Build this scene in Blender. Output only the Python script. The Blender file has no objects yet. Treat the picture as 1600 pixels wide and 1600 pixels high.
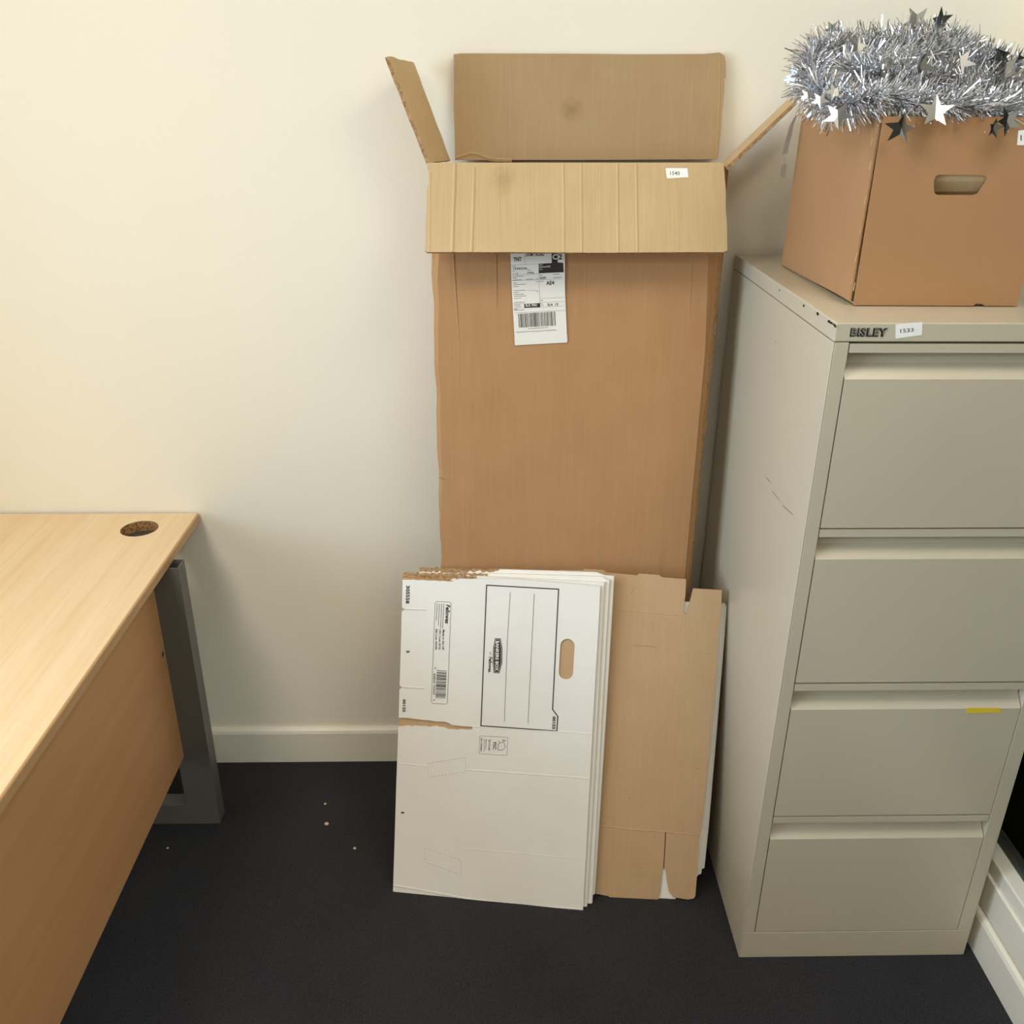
import bpy, bmesh, math, random
from mathutils import Vector, Matrix
from mathutils.geometry import tessellate_polygon
random.seed(11)
SC = bpy.context.scene
COL = SC.collection

# ------------------------------------------------------------------ camera
cam_d = bpy.data.cameras.new('camera')
cam = bpy.data.objects.new('camera', cam_d)
COL.objects.link(cam)
cam_d.sensor_width = 36
cam_d.lens = 1435.3 * 36 / 1600
cam_d.clip_start = 0.02
F_ = Vector((0.02005058, 0.90857961, -0.41723023))
X_ = Vector((0.99979509, -0.01938295, 0.00583733))
U_ = Vector((0.00278348, 0.41726177, 0.90878208))
M = Matrix((X_, U_, -F_)).transposed().to_4x4()
M.translation = Vector((0, -1.97204, 1.62883))
cam.matrix_world = M
SC.camera = cam

# ------------------------------------------------------------------ world, lights, exposure
w = bpy.data.worlds.new('world')
SC.world = w
w.use_nodes = True
w.node_tree.nodes['Background'].inputs[0].default_value = (0.11, 0.14, 0.11, 1)
w.node_tree.nodes['Background'].inputs[1].default_value = 1.0

def area(name, loc, rot, sx, sy, power, col, spread=180):
    d = bpy.data.lights.new(name, 'AREA')
    d.shape = 'RECTANGLE'
    d.size = sx
    d.size_y = sy
    d.energy = power
    d.color = col
    d.spread = math.radians(spread)
    o = bpy.data.objects.new(name, d)
    COL.objects.link(o)
    o.location = loc
    o.rotation_euler = rot
    return o
CEIL = 2.62
PANELS = [(-1.10, -1.25), (0.70, -1.15), (-1.10, -3.2), (0.70, -3.2)]
POW = [14.5, 6.5, 16, 4]
for (x, y), p in zip(PANELS, POW):
    area('ceiling_panel_light', (x, y, CEIL - 0.03), (0, 0, 0), 0.56, 0.56, p, (1.0, 0.935, 0.85))
# daylight entering through the window in the left wall (window_2)
area('window_daylight', (-2.34, -1.75, 1.50), (0, math.radians(-90), 0), 1.3, 1.5, 41, (0.57, 0.765, 1.0), 105)
SC.view_settings.view_transform = 'Standard'
SC.view_settings.look = 'None'
SC.view_settings.gamma = 1
SC.view_settings.use_curve_mapping = False
SC.view_settings.exposure = 0.0

# ------------------------------------------------------------------ materials
def srgb(r, g, b):
    f = lambda c: (c / 255 / 12.92) if c / 255 <= 0.04045 else ((c / 255 + 0.055) / 1.055) ** 2.4
    return (f(r), f(g), f(b), 1)

class Mat:
    def __init__(s, name, rgb, rough=0.6, metal=0.0, spec=0.5):
        s.m = bpy.data.materials.new(name)
        s.m.use_nodes = True
        s.t = s.m.node_tree
        s.b = s.t.nodes['Principled BSDF']
        s.b.inputs['Roughness'].default_value = rough
        s.b.inputs['Metallic'].default_value = metal
        s.b.inputs['Specular IOR Level'].default_value = spec
        s.rgb = srgb(*rgb)
        s.b.inputs['Base Color'].default_value = s.rgb
        s.col = None
        s.h = None
        s.tc = s.n('ShaderNodeTexCoord').outputs['Object']
    def n(s, k, **kw):
        nd = s.t.nodes.new(k)
        for a, b in kw.items():
            setattr(nd, a, b)
        return nd
    def coord(s, sc, loc=(0, 0, 0), rot=(0, 0, 0)):
        mp = s.n('ShaderNodeMapping')
        mp.inputs['Scale'].default_value = sc
        mp.inputs['Location'].default_value = loc
        mp.inputs['Rotation'].default_value = rot
        s.t.links.new(s.tc, mp.inputs[0])
        return mp.outputs[0]
    def noise(s, sc=(1, 1, 1), scale=5.0, detail=3.0, dist=0.0, rough=0.5, loc=(0, 0, 0)):
        nd = s.n('ShaderNodeTexNoise')
        nd.inputs['Scale'].default_value = scale
        nd.inputs['Detail'].default_value = detail
        nd.inputs['Distortion'].default_value = dist
        nd.inputs['Roughness'].default_value = rough
        s.t.links.new(s.coord(sc, loc), nd.inputs['Vector'])
        return nd.outputs[0]
    def wave(s, sc, scale, dist=0.0, axis='X', detail=2.0, dscale=1.0):
        nd = s.n('ShaderNodeTexWave', bands_direction=axis)
        nd.inputs['Scale'].default_value = scale
        nd.inputs['Distortion'].default_value = dist
        nd.inputs['Detail'].default_value = detail
        nd.inputs['Detail Scale'].default_value = dscale
        s.t.links.new(s.coord(sc), nd.inputs['Vector'])
        return nd.outputs[1]
    def ramp(s, fac, lo, hi):
        nd = s.n('ShaderNodeMapRange')
        nd.inputs['From Min'].default_value = lo
        nd.inputs['From Max'].default_value = hi
        s.t.links.new(fac, nd.inputs[0])
        return nd.outputs[0]
    def mix(s, fac, rgb, amount=1.0):
        nd = s.n('ShaderNodeMix', data_type='RGBA')
        if amount != 1.0:
            mm = s.n('ShaderNodeMath', operation='MULTIPLY')
            s.t.links.new(fac, mm.inputs[0])
            mm.inputs[1].default_value = amount
            fac = mm.outputs[0]
        s.t.links.new(fac, nd.inputs[0])
        if s.col is None:
            nd.inputs[6].default_value = s.rgb
        else:
            s.t.links.new(s.col, nd.inputs[6])
        nd.inputs[7].default_value = srgb(*rgb)
        s.col = nd.outputs[2]
        s.t.links.new(s.col, s.b.inputs['Base Color'])
        return s
    def spot(s, c, rx, ry, rgb, amt):
        """a worn smudge with a fixed place on the surface (object coordinates)"""
        mp = s.n('ShaderNodeMapping')
        mp.inputs['Location'].default_value = (-c[0] / rx, -c[1] / ry, 0)
        mp.inputs['Scale'].default_value = (1 / rx, 1 / ry, 0)
        s.t.links.new(s.tc, mp.inputs[0])
        nz = s.n('ShaderNodeTexNoise')
        nz.inputs['Scale'].default_value = 90
        s.t.links.new(s.tc, nz.inputs['Vector'])
        ln = s.n('ShaderNodeVectorMath', operation='LENGTH')
        s.t.links.new(mp.outputs[0], ln.inputs[0])
        ad = s.n('ShaderNodeMath', operation='ADD')
        s.t.links.new(ln.outputs['Value'], ad.inputs[0])
        s.t.links.new(nz.outputs[0], ad.inputs[1])
        mr = s.n('ShaderNodeMapRange')
        mr.inputs['From Min'].default_value = 1.6
        mr.inputs['From Max'].default_value = 0.5
        s.t.links.new(ad.outputs[0], mr.inputs[0])
        return s.mix(mr.outputs[0], rgb, amt)
    def bump(s, h, strength=0.3, dist=0.001):
        nd = s.n('ShaderNodeBump')
        nd.inputs['Strength'].default_value = strength
        nd.inputs['Distance'].default_value = dist
        s.t.links.new(h, nd.inputs['Height'])
        if s.h is not None:
            s.t.links.new(s.h, nd.inputs['Normal'])
        s.h = nd.outputs[0]
        s.t.links.new(s.h, s.b.inputs['Normal'])
        return s

def kraft(name, rgb, dark, light, flute=0.35):
    m = Mat(name, rgb, 0.75, spec=0.25)
    m.mix(m.ramp(m.noise(scale=9, detail=4), .35, .75), dark, 0.35)
    m.mix(m.ramp(m.noise(sc=(1, .06, 1), scale=130, detail=3), .45, .75), light, 0.30)
    m.mix(m.ramp(m.noise(scale=420, detail=2), .60, .72), dark, 0.28)
    m.bump(m.wave((1, 1, 1), 42, 0.6, 'X'), flute, 0.0006)
    m.bump(m.noise(sc=(1, .1, 1), scale=35, detail=3), 0.35, 0.0015)
    m.bump(m.noise(scale=7, detail=2), 0.4, 0.004)
    return m
MAT = {}
MAT['kraft_in'] = kraft('kraft_inner', (204, 174, 130), (182, 150, 106), (220, 192, 148), 0.12).m
km = kraft('kraft_inner_back_flap_shaded', (176, 147, 107), (163, 132, 92), (186, 159, 119), 0.05)  # same board as the front flap, shade put into its darker base colour
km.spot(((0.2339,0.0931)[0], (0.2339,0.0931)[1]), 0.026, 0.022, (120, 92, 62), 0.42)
MAT['kraft_back_shaded'] = km.m
km = kraft('kraft_inner_front_flap', (199, 171, 127), (181, 151, 107), (213, 187, 144), 0.16)
km.spot(((0.1396,-0.0296)[0], (0.1396,-0.0296)[1]), 0.026, 0.034, (140, 110, 74), 0.38)
MAT['kraft_front'] = km.m
MAT['kraft_out'] = kraft('kraft_outer', (182, 139, 96), (165, 123, 82), (192, 150, 107), 0.10).m
MAT['kraft_sheet'] = kraft('kraft_flat_sheet', (196, 162, 124), (180, 144, 106), (204, 172, 134), 0.04).m
MAT['kraft_box'] = kraft('kraft_smooth_box', (172, 130, 90), (164, 122, 82), (177, 135, 94), 0.0).m
e = Mat('torn_kraft_edge', (186, 150, 108), 0.9, spec=0.1)
e.mix(e.ramp(e.noise(scale=160, detail=3), .4, .65), (120, 88, 56), 0.75)
e.bump(e.noise(scale=300, detail=2), 0.8, 0.001)
MAT['kraft_edge'] = e.m
e = Mat('white_board', (240, 235, 226), 0.55, spec=0.35)
e.mix(e.ramp(e.noise(scale=6, detail=3), .4, .8), (228, 221, 208), 0.5)
e.bump(e.wave((1, 1, 1), 60, 0.4, 'Y'), 0.10, 0.0004)
e.bump(e.noise(sc=(.15, 1, 1), scale=30, detail=3), 0.25, 0.0012)
MAT['white'] = e.m
e = Mat('white_board_edge', (226, 219, 204), 0.8, spec=0.2)
e.mix(e.ramp(e.noise(scale=120, detail=3), .45, .7), (190, 172, 144), 0.5)
MAT['white_edge'] = e.m
MAT['ink'] = Mat('black_print', (40, 34, 32), 0.6).m
MAT['ink_soft'] = Mat('grey_print', (96, 90, 84), 0.6).m
MAT['crease'] = Mat('pressed_crease', (205, 196, 180), 0.7).m
e = Mat('label_paper', (236, 233, 224), 0.45)
e.bump(e.noise(scale=60, detail=2), 0.2, 0.0005)
MAT['paper'] = e.m
MAT['sticker'] = Mat('white_sticker', (246, 245, 240), 0.5).m
MAT['tape'] = Mat('yellow_tape', (232, 200, 60), 0.5).m

e = Mat('cream_wall_paint', (244, 237, 219), 0.55, spec=0.3)
e.mix(e.ramp(e.noise(scale=1.3, detail=3), .4, .75), (239, 231, 209), 0.4)
e.bump(e.noise(scale=180, detail=3), 0.10, 0.0006)
e.bump(e.noise(scale=6, detail=2), 0.15, 0.003)
MAT['wall'] = e.m
e = Mat('white_ceiling', (240, 238, 232), 0.9)
e.bump(e.noise(scale=90), 0.2, 0.001)
MAT['ceil'] = e.m
e = Mat('cream_gloss_trim', (238, 232, 214), 0.35)
e.bump(e.noise(scale=30), 0.08, 0.001)
MAT['trim'] = e.m
e = Mat('charcoal_carpet', (56, 55, 56), 0.95, spec=0.15)
e.mix(e.ramp(e.noise(scale=3, detail=3), .35, .7), (39, 39, 44), 0.6)
e.mix(e.ramp(e.noise(scale=420, detail=3, rough=.7), .50, .74), (98, 97, 102), 0.6)
e.mix(e.ramp(e.noise(scale=260, detail=4, rough=.8, loc=(3, 1, 0)), .50, .66), (18, 18, 21), 0.6)
e.bump(e.noise(scale=330, detail=4, rough=.7), 1.0, 0.004)
e.bump(e.noise(scale=70, detail=3), 0.5, 0.004)
MAT['carpet'] = e.m

def beech(name, rgb, dark, light):
    e = Mat(name, rgb, 0.42, spec=0.4)
    e.mix(e.ramp(e.wave((1, .07, 1), 3.2, 7.0, 'X', 3, 0.9), .25, .9), light, 0.40)
    e.mix(e.ramp(e.noise(sc=(1, .035, 1), scale=75, detail=4, dist=.5), .48, .78), dark, 0.60)
    e.mix(e.ramp(e.noise(sc=(1, .05, 1), scale=240, detail=2), .55, .75), dark, 0.25)
    e.mix(e.ramp(e.noise(sc=(1, .3, 1), scale=4, detail=2), .4, .7), light, 0.25)
    return e.m
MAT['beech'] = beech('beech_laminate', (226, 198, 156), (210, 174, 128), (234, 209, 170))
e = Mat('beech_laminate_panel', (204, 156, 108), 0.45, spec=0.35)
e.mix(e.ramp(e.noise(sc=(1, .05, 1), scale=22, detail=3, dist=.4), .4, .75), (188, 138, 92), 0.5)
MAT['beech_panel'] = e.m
MAT['beech_edge'] = Mat('beech_edging', (198, 158, 112), 0.45).m
e = Mat('chipboard', (176, 134, 84), 0.9)
e.mix(e.ramp(e.noise(scale=190, detail=3), .45, .6), (96, 66, 36), 0.8)
e.bump(e.noise(scale=250), 0.8, 0.002)
MAT['chip'] = e.m
MAT['leg'] = Mat('graphite_metal', (98, 96, 91), 0.42, 0.0).m
MAT['dark'] = Mat('dark_inside', (16, 15, 14), 0.8).m
def paint(name, rgb):
    e = Mat(name, rgb, 0.28, spec=0.5)
    e.mix(e.ramp(e.noise(scale=3, detail=3), .4, .8), (rgb[0] - 8, rgb[1] - 8, rgb[2] - 8), 0.5)
    e.bump(e.noise(scale=260, detail=2), 0.06, 0.0006)
    e.bump(e.noise(scale=5, detail=1), 0.10, 0.003)
    return e.m
MAT['grey'] = paint('goose_grey_paint', (197, 186, 162))
MAT['badge'] = Mat('badge_silver', (176, 172, 162), 0.3, 0.7).m
e = Mat('silver_foil', (232, 234, 238), 0.16, 1.0)
MAT['foil'] = e.m
MAT['foil_star'] = Mat('silver_foil_star', (136, 134, 130), 0.28, 1.0).m
MAT['ribbon'] = Mat('grey_foil_ribbon', (168, 160, 150), 0.35, 0.3).m
MAT['crumb'] = Mat('pale_crumb', (214, 190, 160), 0.8).m
e = Mat('lamp_diffuser', (250, 248, 240), 0.6)
e.b.inputs['Emission Color'].default_value = (1, .92, .8, 1)
e.b.inputs['Emission Strength'].default_value = 3.0
MAT['diffuser'] = e.m
# thin window glass: see-through with mirror reflections
def glass(name, tint):
    m = bpy.data.materials.new(name)
    m.use_nodes = True
    t = m.node_tree
    t.nodes.clear()
    o = t.nodes.new('ShaderNodeOutputMaterial')
    mx = t.nodes.new('ShaderNodeMixShader')
    fr = t.nodes.new('ShaderNodeFresnel')
    fr.inputs[0].default_value = 1.5
    tr = t.nodes.new('ShaderNodeBsdfTransparent')
    tr.inputs[0].default_value = tint
    gl = t.nodes.new('ShaderNodeBsdfGlossy')
    gl.inputs['Roughness'].default_value = 0.02
    t.links.new(fr.outputs[0], mx.inputs[0])
    t.links.new(tr.outputs[0], mx.inputs[1])
    t.links.new(gl.outputs[0], mx.inputs[2])
    t.links.new(mx.outputs[0], o.inputs[0])
    return m
MAT['glass_dark'] = glass('tinted_glass', (0.35, 0.42, 0.36, 1))
MAT['glass'] = glass('clear_glass', (0.95, 0.97, 0.96, 1))

# ------------------------------------------------------------------ mesh helpers
def frame(o, u, v, n):
    m = Matrix((Vector(u), Vector(v), Vector(n))).transposed().to_4x4()
    m.translation = Vector(o)
    return m

class MB:
    def __init__(s, *mats):
        s.v, s.f, s.mi, s.mats = [], [], [], list(mats)
    def m(s, name):
        if name not in s.mats:
            s.mats.append(name)
        return s.mats.index(name)
    def add(s, vs, fs, mat):
        k = len(s.v)
        s.v += [tuple(p) for p in vs]
        s.f += [tuple(i + k for i in f) for f in fs]
        s.mi += [s.m(mat)] * len(fs) if isinstance(mat, str) else [s.m(x) for x in mat]
        return s
    def box(s, x0, x1, y0, y1, z0, z1, mat):
        vs = [(x, y, z) for x in (x0, x1) for y in (y0, y1) for z in (z0, z1)]
        return s.add(vs, [(0, 1, 3, 2), (4, 6, 7, 5), (0, 4, 5, 1), (2, 3, 7, 6), (0, 2, 6, 4), (1, 5, 7, 3)], mat)
    def prism(s, out, z0, z1, mf, mb=None, me=None, holes=(), edge=None, xyz=None):
        """outline (u, v) with holes, extruded from z0 (back) to z1 (front)"""
        mb, me = mb or mf, me or mf
        loops = [list(out)] + [list(h) for h in holes]
        tris = tessellate_polygon([[Vector((p[0], p[1], 0)) for p in lp] for lp in loops])
        flat = [p for lp in loops for p in lp]
        conv = xyz or (lambda u, v, n: (u, v, n))
        vf = [conv(p[0], p[1], z1) for p in flat]
        vb = [conv(p[0], p[1], z0) for p in flat]
        n = len(flat)
        ft, mt = [], []
        for t in tris:
            a, b, c = (Vector(flat[i][:2]) for i in t)
            if (b - a).cross(c - a) < 0:
                t = (t[0], t[2], t[1])
            ft.append(tuple(t)); mt.append(mf)
            ft.append((t[0] + n, t[2] + n, t[1] + n)); mt.append(mb)
        k = 0
        for lp in loops:
            L = len(lp)
            ar = sum(lp[i][0] * lp[(i + 1) % L][1] - lp[(i + 1) % L][0] * lp[i][1] for i in range(L))
            hole = lp is not loops[0]
            for i in range(L):
                a, b = k + i, k + (i + 1) % L
                if (ar > 0) == hole:
                    a, b = b, a
                ft.append((a, a + n, b + n, b))
                mid = ((flat[a][0] + flat[b][0]) / 2, (flat[a][1] + flat[b][1]) / 2)
                mt.append(edge(mid) if edge and not hole else me)
            k += L
        return s.add(vf + vb, ft, mt)
    def ink(s, poly, z, mat='ink', xyz=None):
        conv = xyz or (lambda u, v, n: (u, v, n))
        tris = tessellate_polygon([[Vector((p[0], p[1], 0)) for p in poly]])
        fs = []
        for t in tris:
            a, b, c = (Vector(poly[i][:2]) for i in t)
            fs.append(t if (b - a).cross(c - a) > 0 else (t[0], t[2], t[1]))
        return s.add([conv(p[0], p[1], z) for p in poly], fs, mat)
    def line(s, pts, wd, z, mat='ink', closed=False, xyz=None):
        pts = [Vector(p) for p in pts]
        if closed:
            pts = pts + [pts[0]]
        for a, b in zip(pts, pts[1:]):
            d = (b - a)
            if d.length < 1e-7:
                continue
            d.normalize()
            q = Vector((-d.y, d.x)) * wd / 2
            e = d * wd / 2
            s.ink([a - e - q, b + e - q, b + e + q, a - e + q], z, mat, xyz)
        return s
    def ridge(s, pts, wd, h, z, mat, xyz=None):
        """a pressed fold standing slightly proud of a sheet"""
        conv = xyz or (lambda u, v, n: (u, v, n))
        h = h * .5
        pts = [Vector(p) for p in pts]
        for a, b in zip(pts, pts[1:]):
            d = (b - a).normalized()
            q = Vector((-d.y, d.x)) * wd / 2
            vs = [conv(*(a - q), z), conv(*(b - q), z), conv(*b, z + h), conv(*a, z + h), conv(*(b + q), z), conv(*(a + q), z)]
            s.add(vs, [(0, 1, 2, 3), (3, 2, 4, 5)], mat)
        return s
    def build(s, name, parent=None, mw=None, smooth=False, bevel=0):
        me = bpy.data.meshes.new(name)
        me.from_pydata(s.v, [], s.f)
        for x in s.mats:
            me.materials.append(MAT[x])
        for p, i in zip(me.polygons, s.mi):
            p.material_index = i
            p.use_smooth = smooth
        me.update()
        o = bpy.data.objects.new(name, me)
        COL.objects.link(o)
        if parent is not None:
            o.parent = parent
            pm = WM[parent.name]
        else:
            pm = Matrix()
        mw = mw if mw is not None else pm
        o.matrix_basis = pm.inverted() @ mw
        WM[o.name] = mw
        if bevel:
            b = o.modifiers.new('bevel', 'BEVEL')
            b.width = bevel
            b.segments = 2
            b.limit_method = 'ANGLE'
        return o
WM = {}

def thing(name, label, cat, mw=None, loc=None, group=None):
    o = bpy.data.objects.new(name, None)
    COL.objects.link(o)
    o.empty_display_size = 0.05
    mw = mw if mw is not None else Matrix.Translation(loc)
    o.matrix_basis = mw
    WM[o.name] = mw
    o['label'] = label
    o['category'] = cat
    if group:
        o['group'] = group
    return o
def tag(o, label, cat, group=None):
    o['label'] = label
    o['category'] = cat
    if group:
        o['group'] = group
    return o
def struct(o):
    o['kind'] = 'structure'
    return o
def rag(a, b, n, amp, seed=0):
    r = random.Random(seed)
    a, b = Vector(a), Vector(b)
    d = b - a
    q = Vector((-d.y, d.x)).normalized()
    return [tuple(a + d * (i / n) + q * r.uniform(-amp, amp)) for i in range(1, n)]

_glyph = {}
def glyphs(txt, bold=0.0, shear=0.0, space=1.0):
    bold = bold + .012
    key = (txt, bold, shear, space)
    if key in _glyph:
        return _glyph[key]
    c = bpy.data.curves.new('t', 'FONT')
    c.body = txt
    c.offset = bold
    c.shear = shear
    c.space_character = space
    c.resolution_u = 2
    o = bpy.data.objects.new('t', c)
    COL.objects.link(o)
    dg = bpy.context.evaluated_depsgraph_get()
    me = bpy.data.meshes.new_from_object(o.evaluated_get(dg))
    vs = [v.co.to_2d() for v in me.vertices]
    fs = [tuple(p.vertices) for p in me.polygons]
    bpy.data.objects.remove(o)
    bpy.data.curves.remove(c)
    bpy.data.meshes.remove(me)
    x0, x1 = min(v.x for v in vs), max(v.x for v in vs)
    y0, y1 = min(v.y for v in vs), max(v.y for v in vs)
    _glyph[key] = ([((v.x - x0) / (x1 - x0), (v.y - y0) / (y1 - y0)) for v in vs], fs)
    return _glyph[key]
def text(mb, txt, p0, p1, p2, z, mat='ink', bold=0.0, shear=0.0, xyz=None, space=1.0):
    """lettering laid from p0 (start of baseline) to p1 (its end), p2 is above p0"""
    conv = xyz or (lambda u, v, n: (u, v, n))
    vs, fs = glyphs(txt, bold, shear, space)
    p0, p1, p2 = Vector(p0), Vector(p1), Vector(p2)
    a, b = p1 - p0, p2 - p0
    P = [p0 + a * x + b * y for x, y in vs]
    out = []
    for f in fs:
        ar = sum(P[f[i]].x * P[f[(i + 1) % len(f)]].y - P[f[(i + 1) % len(f)]].x * P[f[i]].y for i in range(len(f)))
        out.append(f if ar > 0 else tuple(reversed(f)))
    mb.add([conv(p.x, p.y, z) for p in P], out, mat)

# ------------------------------------------------------------------ room shell
XL, XR, YF = -2.35, 1.024, -4.6
struct(MB().box(XL - .1, XR + .1, YF - .1, .1, -.06, 0, 'carpet').build('floor'))
struct(MB().box(XL - .1, XR + .1, YF - .1, .1, CEIL, CEIL + .06, 'ceil').build('ceiling'))
struct(MB().box(XL - .1, XR + .1, 0, .1, 0, CEIL, 'wall').build('wall_back'))
struct(MB().box(XL - .1, XR + .1, YF - .1, YF, 0, CEIL, 'wall').build('wall_front'))
m = MB()
m.box(XL - .1, XL, YF, -2.58, 0, CEIL, 'wall').box(XL - .1, XL, -.92, 0, 0, CEIL, 'wall')
m.box(XL - .1, XL, -2.58, -.92, 0, .88, 'wall').box(XL - .1, XL, -2.58, -.92, 2.25, CEIL, 'wall')
struct(m.build('wall_left'))
m = MB()
m.box(XR, XR + .1, YF, -2.3, 0, CEIL, 'wall').box(XR, XR + .1, -.16, 0, 0, CEIL, 'wall')
m.box(XR, XR + .1, -2.3, -.16, 0, .10, 'wall').box(XR, XR + .1, -2.3, -.16, 2.1, CEIL, 'wall')
struct(m.build('wall_right'))

def skirting(name, length, mw, h, th):
    prof = [(0, 0), (th, 0), (th, h - .012), (th - .003, h - .004), (th - .009, h), (0, h)]
    m = MB()
    n = len(prof)
    vs = [(0, -a, b) for a, b in prof] + [(length, -a, b) for a, b in prof]
    m.add(vs, [tuple(range(n)), tuple(reversed(range(n, 2 * n)))] + [(i, i + n, (i + 1) % n + n, (i + 1) % n) for i in range(n)], 'trim')
    return struct(m.build(name, mw=mw))
skirting('baseboard_back', XR - XL, Matrix.Translation((XL, 0, 0)), .103, .016)
skirting('baseboard_right', 3.9, Matrix.Translation((XR, -.017, 0)) @ Matrix.Rotation(-math.pi / 2, 4, 'Z'), .092, .026)

# window_1: the glazed panel low in the right wall, dark beyond
m = MB()
m.box(XR - .016, XR + .05, -2.36, -.10, .096, .176, 'trim')
m.box(XR - .010, XR + .05, -2.36, -.10, .176, .212, 'trim')
m.box(XR - .015, XR + .05, -2.36, -.10, 2.06, 2.14, 'trim')
m.box(XR - .015, XR + .05, -.17, -.10, .212, 2.06, 'trim')
m.box(XR - .015, XR + .05, -2.36, -2.29, .212, 2.06, 'trim')
w1 = struct(m.build('window_1', bevel=.003))
MB().box(XR + .022, XR + .026, -2.29, -.17, .205, 2.06, 'glass_dark').build('glass_pane', w1)
m = MB()
for a, b, c, d in ((-2.63, -.87, .83, .90), (-2.63, -.87, 2.23, 2.30), (-2.63, -2.56, .90, 2.23), (-.94, -.87, .90, 2.23), (-1.78, -1.72, .90, 2.23)):
    m.box(XL - .06, XL + .02, a, b, c, d, 'trim')
w2 = struct(m.build('window_2', bevel=.003))
MB().box(XL - .03, XL - .026, -2.56, -.94, .90, 2.23, 'glass').build('glass_pane', w2)
for i, (x, y) in enumerate(PANELS):
    m = MB()
    for a, b, c, d in ((-.3, .3, -.3, -.285), (-.3, .3, .285, .3), (-.3, -.285, -.285, .285), (.285, .3, -.285, .285)):
        m.box(a, b, c, d, -.02, 0, 'ceil')
    t = struct(m.build('trim_%d' % (i + 1), mw=Matrix.Translation((x, y, CEIL))))
    MB().box(-.285, .285, -.285, .285, -.012, -.006, 'diffuser').build('lamp_diffuser', t)

# ------------------------------------------------------------------ desk
dk = thing('office_desk', 'beech topped office desk with graphite metal legs, pushed against the wall at left', 'desk', loc=(-1.09, -.8, 0))
N = 40
hc, hr = (-.799, -.088), .041
hole = [(hc[0] + hr * math.cos(2 * math.pi * i / N), hc[1] + hr * math.sin(2 * math.pi * i / N)) for i in range(N)]
out = [(-1.49, -1.6), (-.69, -1.6), (-.69, -.006), (-1.49, -.006)]
m = MB()
# top skin and a slightly rounded long edge
m.prism([(-1.49, -1.6), (-.694, -1.6), (-.694, -.006), (-1.49, -.006)], .700, .725, 'beech', 'beech', 'chip', holes=[hole])
K = 6
pr = [(-.694, .725)] + [(-.694 + .004 * math.sin(i / K * math.pi / 2), .721 + .004 * math.cos(i / K * math.pi / 2)) for i in range(1, K + 1)]
pr += [(-.690, .704), (-.694, .700)]
n = len(pr)
m.add([(a, -1.6, b) for a, b in pr] + [(a, -.006, b) for a, b in pr],
      [(i, i + 1, i + 1 + n, i + n) for i in range(n - 1)] + [tuple(range(n)), tuple(reversed(range(n, 2 * n)))], 'beech_edge')
m.build('desktop', dk, mw=Matrix())
m = MB()
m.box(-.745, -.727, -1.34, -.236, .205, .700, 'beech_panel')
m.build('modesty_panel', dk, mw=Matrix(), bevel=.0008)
def leg_frame(y0, y1):
    m = MB()
    for x0, x1 in ((-.742, -.668), (-1.50, -1.426)):
        t = .002
        m.box(x0, x1, y0, y0 + t, .001, .705, 'leg').box(x0, x1, y1 - t, y1, .001, .705, 'leg')
        m.box(x0, x0 + t, y0 + t, y1 - t, .001, .705, 'leg').box(x1 - t, x1, y0 + t, y1 - t, .001, .705, 'leg')
        m.box(x0 + t, x1 - t, y0 + t, y1 - t, .60, .602, 'dark')
    m.box(-1.426, -.742, y0, y1, .001, .058, 'leg')
    m.box(-1.426, -.742, y0, y1, .64, .698, 'leg')
    return m.build('leg_frame', dk, mw=Matrix())
leg_frame(-.241, -.200)
leg_frame(-1.38, -1.339)
for p in ([(-0.727,-0.256,0.5)]):
    MB().add([(p[0] + .0006, p[1] + a * .006, p[2] + b * .007) for a, b in ((-1, -.6), (.2, -1), (1, .1), (.3, 1), (-.5, .5))], [(0, 1, 2, 3, 4)], 'dark').build('screw_hole', dk, mw=Matrix())

# ------------------------------------------------------------------ four drawer cabinet
CX0, CX1, CY0, CY1, CH = .505, .975, -.638, -.016, 1.321
fc = thing('filing_cabinet', 'tall grey steel four drawer filing cabinet standing by the back wall', 'filing cabinet', loc=((CX0 + CX1) / 2, (CY0 + CY1) / 2, 0))
I4 = Matrix()
m = MB()
m.box(CX0, CX0 + .002, CY0, CY1, 0, 1.2915, 'grey').box(CX1 - .002, CX1, CY0, CY1, 0, 1.2915, 'grey')
m.box(CX0 + .002, CX1 - .002, CY1 - .002, CY1, 0, 1.2915, 'grey')
m.box(CX0 + .002, CX0 + .024, CY0, CY0 + .02, .071, 1.2915, 'grey').box(CX1 - .028, CX1 - .002, CY0, CY0 + .02, .071, 1.2915, 'grey')
m.box(CX0 + .002, CX1 - .002, CY0, CY0 + .02, 0, .071, 'grey')
m.box(CX0 + .024, CX1 - .028, CY0 + .035, CY0 + .037, .02, 1.29, 'dark')
m.build('cabinet_body', fc, mw=I4, bevel=.0012)
m = MB()
m.box(CX0 - .0006, CX1 + .0006, CY0 - .0008, CY1, 1.2925, CH, 'grey')
cr = m.build('top_panel', fc, mw=I4, bevel=.0018)
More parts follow.
